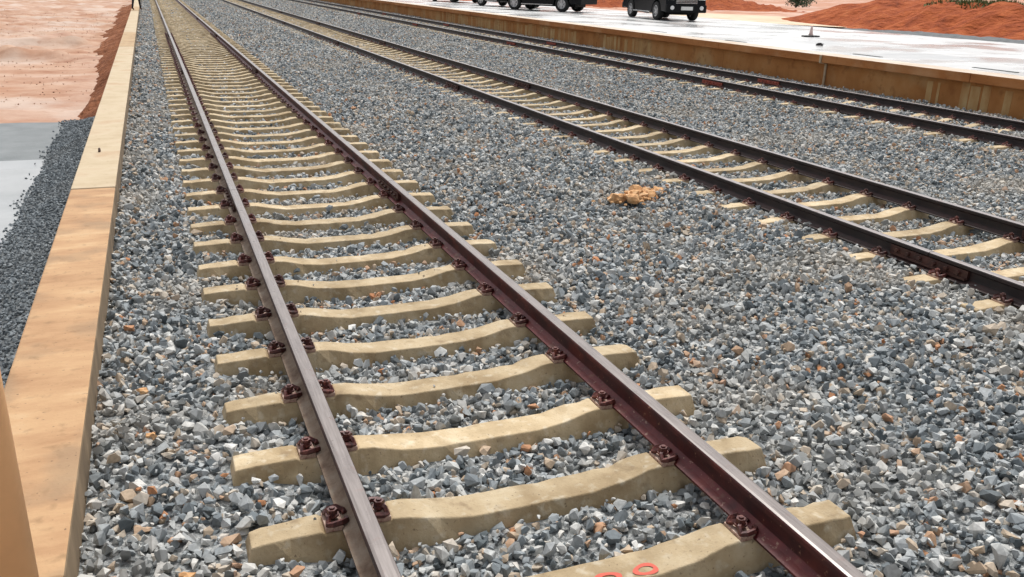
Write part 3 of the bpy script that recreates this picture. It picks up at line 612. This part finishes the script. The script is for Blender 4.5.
# ------------------------------------------------------------------ small things
t = empty('traffic_cone', (17.62, 22.4, DZ)); tag(t, 'small pale red cone on a wide dark base on the platform', 'cone')
bm = bmesh.new(); box(bm, -.28, .28, -.10, .10, 0, .04); bev(link('cone_base', mesh(bm, 'cone_base', M['cone_b']), t), .01)
bm = bmesh.new(); lathe(bm, [(.075, .05), (.055, .10), (.035, .26), (.022, .33)], 18, 'z'); link('cone_body', mesh(bm, 'cone_body', M['cone_w'], True), t)
def lump(name, loc, size, mt, seed, parent=None, sub=3):
    bm = bmesh.new(); bmesh.ops.create_icosphere(bm, subdivisions=sub, radius=1); rs = np.random.default_rng(seed); ph = rs.uniform(0, 6.28, (6, 3)); fq = rs.uniform(1.2, 5, (6, 3))
    for v in bm.verts:
        c = v.co.copy(); d = sum(math.sin(fq[k][0]*c.x + ph[k][0]) * math.sin(fq[k][1]*c.y + ph[k][1]) * math.sin(fq[k][2]*c.z + ph[k][2]) for k in range(6))
        c *= 1 + .28*d; v.co = (c.x*size[0], c.y*size[1], c.z*size[2])
    return link(name, mesh(bm, name, mt), parent, loc, (0, 0, rs.uniform(0, 6.28) if parent else 0))
lump('concrete_lump', (14.73, 18.6, DZ+.04), (.10, .07, .035), M['cone_b'], 9)
tag(bpy.data.objects['concrete_lump'], 'small dark lump lying on the pale platform near its edge', 'lump')
t = empty('clay_heap', (3.22, 7.62, float(bed_h(np.array(3.22), np.array(7.62))) + .03), R(24)); tag(t, 'crumbled heap of orange clay on the ballast beside the half buried sleepers', 'clay heap')
rs = random.Random(6)
for k in range(70):
    u = rs.gauss(0, .42); big = k < 16; s = (rs.uniform(.045, .075) if big else rs.uniform(.012, .026))*(1.15 - .4*min(abs(u), 1))
    lump('clod', (u*.5, rs.gauss(0, .055 if big else .10) + .05*math.cos(3*u), .012 + rs.uniform(0, .02)), (s*1.4, s*1.15, s*.8), M['clay'], 50+k, t, 2)
for (x_, y_) in ((-1.55, 4.45), (-1.51, 3.95), (-1.40, 2.84)):
    o = lump('clay_clod', (x_, y_, float(bed_h(np.array(x_), np.array(y_))) + .045), (.026, .022, .018), M['clay'], int(y_*10), None, 2)
    tag(o, 'small bright orange clay clod lying on the ballast next to the low wall', 'clod', 'clay clods by the low wall')
# orange post standing behind the low wall
t = empty('orange_post', (-1.830, 2.2, .004)); tag(t, 'smooth orange post standing on the clay-stained low wall', 'post')
bm = bmesh.new(); lathe(bm, [(.09, .02), (.09, 1.10), (.083, 1.15), (.06, 1.185), (.03, 1.20), (.004, 1.205)], 40, 'z'); link('post_shaft', mesh(bm, 'post_shaft', M['orange'], True), t)
bm = bmesh.new(); lathe(bm, [(.125, 0), (.125, .018), (.118, .022)], 24, 'z'); link('base_plate', mesh(bm, 'base_plate', M['steel']), t)

# person walking by the far end of the wall
def person(loc, rz):
    t = empty('person', loc, rz); tag(t, 'person in dark trousers and maroon shirt walking beside the low wall far down the track', 'person')
    J = {'pel': (0, 0, .95, .13), 'wa': (0, 0, 1.12, .125), 'ch': (0, .01, 1.34, .15), 'ne': (0, .0, 1.50, .055), 'he0': (0, -.01, 1.58, .075), 'he': (0, -.02, 1.67, .095), 'top': (0, -.01, 1.75, .06)}
    for n_, s, k in (('l', -1, .20), ('r', 1, -.22)):
        J['hip'+n_] = (s*.10, 0, .90, .10); J['kn'+n_] = (s*.11, -k*.55-.03, .50, .062); J['an'+n_] = (s*.11, -k*1.1 + (.05 if k < 0 else 0), .10, .042); J['to'+n_] = (s*.12, -k*1.1 - .15, .04, .038)
        J['sh'+n_] = (s*.19, 0, 1.43, .062); J['el'+n_] = (s*.25, k*.4, 1.16, .046); J['wr'+n_] = (s*.26, k*.8-.06, .93, .032); J['ha'+n_] = (s*.26, k*.9-.08, .84, .034)
    names = list(J); E_ = [('pel', 'wa'), ('wa', 'ch'), ('ch', 'ne'), ('ne', 'he0'), ('he0', 'he'), ('he', 'top')]
    for n_ in 'lr': E_ += [('pel', 'hip'+n_), ('hip'+n_, 'kn'+n_), ('kn'+n_, 'an'+n_), ('an'+n_, 'to'+n_), ('ch', 'sh'+n_), ('sh'+n_, 'el'+n_), ('el'+n_, 'wr'+n_), ('wr'+n_, 'ha'+n_)]
    me = bpy.data.meshes.new('body'); me.from_pydata([J[k][:3] for k in names], [(names.index(a), names.index(b)) for a, b in E_], [])
    o = link('body', me, t); o.modifiers.new('skin', 'SKIN')
    for i_, k in enumerate(names): me.skin_vertices[0].data[i_].radius = (J[k][3],)*2
    me.skin_vertices[0].data[0].use_root = True
    sb = o.modifiers.new('sub', 'SUBSURF'); sb.levels = sb.render_levels = 2
    dg = bpy.context.evaluated_depsgraph_get(); dg.update(); ev = o.evaluated_get(dg); nm = bpy.data.meshes.new_from_object(ev); o.modifiers.clear(); o.data = nm
    nm.materials.clear()
    for k in ('cloth_d', 'cloth_t', 'skin', 'shoe'): nm.materials.append(M[k])
    for p in nm.polygons:
        z, x_ = p.center.z, abs(p.center.x)
        p.material_index = 2 if z > 1.48 or (x_ > .2 and z < 1.12) else (1 if z > 1.0 else (3 if z < .11 else 0)); p.use_smooth = True
    return t
person((-1.86, 50.6, .005), R(160))
